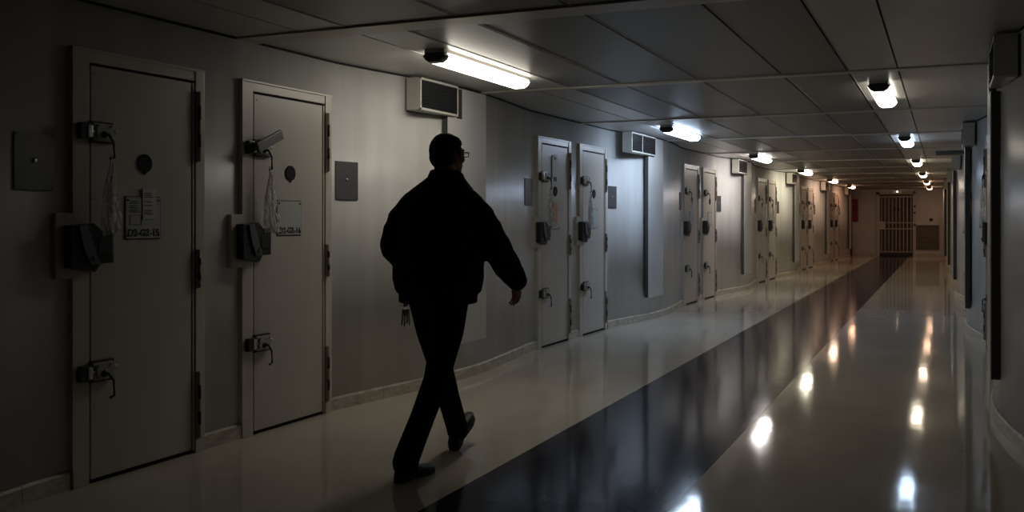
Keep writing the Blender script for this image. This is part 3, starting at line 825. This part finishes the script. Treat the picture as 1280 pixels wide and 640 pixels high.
# shoes
def shoe(origin, yaw, pitch):
    m = Matrix.Translation(origin) @ Matrix.Rotation(yaw, 4, 'Z') @ Matrix.Rotation(pitch, 4, 'X')
    mb = MB(); rings = []
    for y, hw, top in ((-.012, .022, .045), (.0, .033, .065), (.03, .037, .085), (.075, .037, .095), (.11, .038, .082), (.15, .044, .062), (.20, .048, .050), (.25, .042, .042), (.275, .028, .034), (.285, .012, .026)):
        r_ = []
        for k in range(18):
            q = 2*PI*k/18; c, s_ = math.cos(q), math.sin(q)
            zz = .022 + (top - .022) * max(0, s_)**.8 if s_ >= 0 else .022 + .006 * s_
            r_.append(m @ Vector((hw*math.copysign(abs(c)**.7, c), y, zz)))
        rings.append(r_)
    mb.loft(rings)
    sh = mb.build('shoe', M['shoe'], man)
    mb = MB(); pts = []
    out = [(-.014, .020), (.0, .034), (.04, .038), (.09, .036), (.14, .042), (.20, .050), (.25, .044), (.28, .028), (.292, .010)]
    poly = [(hw, y) for y, hw in out] + [(-hw, y) for y, hw in reversed(out)]
    t = bmesh.new(); A = [t.verts.new(m @ Vector((x, y, .010 if .07 < y < .12 else 0.0))) for x, y in poly]; B = [t.verts.new(m @ Vector((x, y, .024))) for x, y in poly]
    t.faces.new(A); t.faces.new(B[::-1])
    for i in range(len(A)): t.faces.new((A[i], B[i], B[(i+1) % len(A)], A[(i+1) % len(A)]))
    bmesh.ops.recalc_face_normals(t, faces=t.faces); mb.merge(t)
    mb.build('sole', M['shoe'], sh)
    mb = MB()
    for i in range(4):
        y = .095 + i*.018; z = .090 - i*.009
        mb.tube([m @ Vector((-.018, y, z - .004)), m @ Vector((0, y, z + .003)), m @ Vector((.018, y, z - .004))], .0025, 6)
    mb.build('laces', M['shoe'], sh)
shoe((.012, -.432, 0), math.radians(-6), 0)
shoe((-.055, .295, .004), math.radians(4), math.radians(31))

# hair
mb = MB()
mb.ell(hp(0, -.016, .022), (.080, .097, .096), HR); mb.ell(hp(0, -.030, -.012), (.075, .080, .075), HR)
mb.ell(hp(0, .016, .058), (.066, .062, .050), HR); mb.tube([hp(.071, .012, .02), hp(.073, .010, -.014)], .010, 8); mb.tube([hp(-.071, .012, .02), hp(-.073, .010, -.014)], .010, 8)
o = mb.build('hair', M['hair'], man); voxel(o, .006, 2, .5)
# clear the face side of the hair
bmx = bmesh.new(); bmx.from_mesh(o.data); inv = HR.to_matrix().inverted()
dl = []
for v in bmx.verts:
    p = inv @ (v.co - HC)
    v.co += v.normal * .0022 * noise.noise(v.co * 90)
    if p.y > .046 and p.z < .050: dl.append(v)
bmesh.ops.delete(bmx, geom=dl, context='VERTS'); bmx.to_mesh(o.data); bmx.free()
# glasses
mb = MB()
for sx in (-1, 1):
    c = [(sx*(.033 + .023*math.copysign(abs(math.cos(2*PI*k/20))**.5, math.cos(2*PI*k/20))), .104 - .006*abs(math.cos(2*PI*k/20)), .002 + .013*math.copysign(abs(math.sin(2*PI*k/20))**.5, math.sin(2*PI*k/20))) for k in range(21)]
    mb.tube([hp(*v) for v in c], .0024, 7)
    mb.tube([hp(sx*.056, .101, .010), hp(sx*.074, .090, .009), hp(sx*.080, .04, .006), hp(sx*.080, -.01, .004), hp(sx*.078, -.03, -.014)], .0026, 7)
mb.tube([hp(-.010, .104, .004), hp(0, .107, .007), hp(.010, .104, .004)], .0022, 7)
gl = mb.build('glasses', M['dark'], man)

# key bunch hanging at the hip
kb = empty('key_bunch', P + Vector((-.212, .030, .880)))
tag(kb, 'bunch of pale keys and tags hanging at the hip below the jacket hem', 'keys')
MB().box((-.012, -.018, -.045), (-.004, .018, .02), .003).build('belt_loop', M['darkmetal'], kb)
mb = MB(); mb.tube([(-.008 + .0*math.cos(t), .020*math.cos(t*2*PI/16), -.058 + .018*math.sin(t*2*PI/16)) for t in range(17)], .002, 6); mb.build('key_ring', M['chrome'], kb)
M['tagc'] = mat('worn pale tag', (0.30, 0.28, 0.23), 0.5, var=0.2)
for i, (dy, l, a) in enumerate(((-.042, .085, -.22), (-.016, .095, -.08), (.010, .080, .05), (.034, .090, .16))):
    m = Matrix.Translation((-.010 + i*.003, dy*.5, -.060)) @ Matrix.Rotation(a, 4, 'X')
    mb = MB(); mb.box((-.0025, -.010, -.030), (.0025, .010, .0), .001, m); mb.box((-.002, -.006, -l), (.002, .005, -.028), .001, m)
    for z in (-l + .012, -l + .024): mb.box((-.002, .004, z), (.002, .010, z + .006), 0, m)
    mb.build('key', M['tagc'], kb)

# ------------------------------------------------------------------ world, camera
w = bpy.data.worlds.new('w'); bpy.context.scene.world = w; w.use_nodes = True
w.node_tree.nodes['Background'].inputs[0].default_value = (.02, .02, .022, 1); w.node_tree.nodes['Background'].inputs[1].default_value = 0.0
cam = bpy.data.cameras.new('camera'); co = bpy.data.objects.new('camera', cam); C.objects.link(co)
co.location = (0, 0, 1.32); co.rotation_euler = (PI/2, 0, YAW)
cam.sensor_width = 36; cam.lens = 1217 / 1280 * 36; cam.shift_y = -46 / 1280; cam.clip_start = .05; cam.clip_end = 200
bpy.context.scene.camera = co
vs = bpy.context.scene.view_settings
vs.view_transform = 'Standard'; vs.look = 'None'; vs.exposure = 0; vs.gamma = 1; vs.use_curve_mapping = False
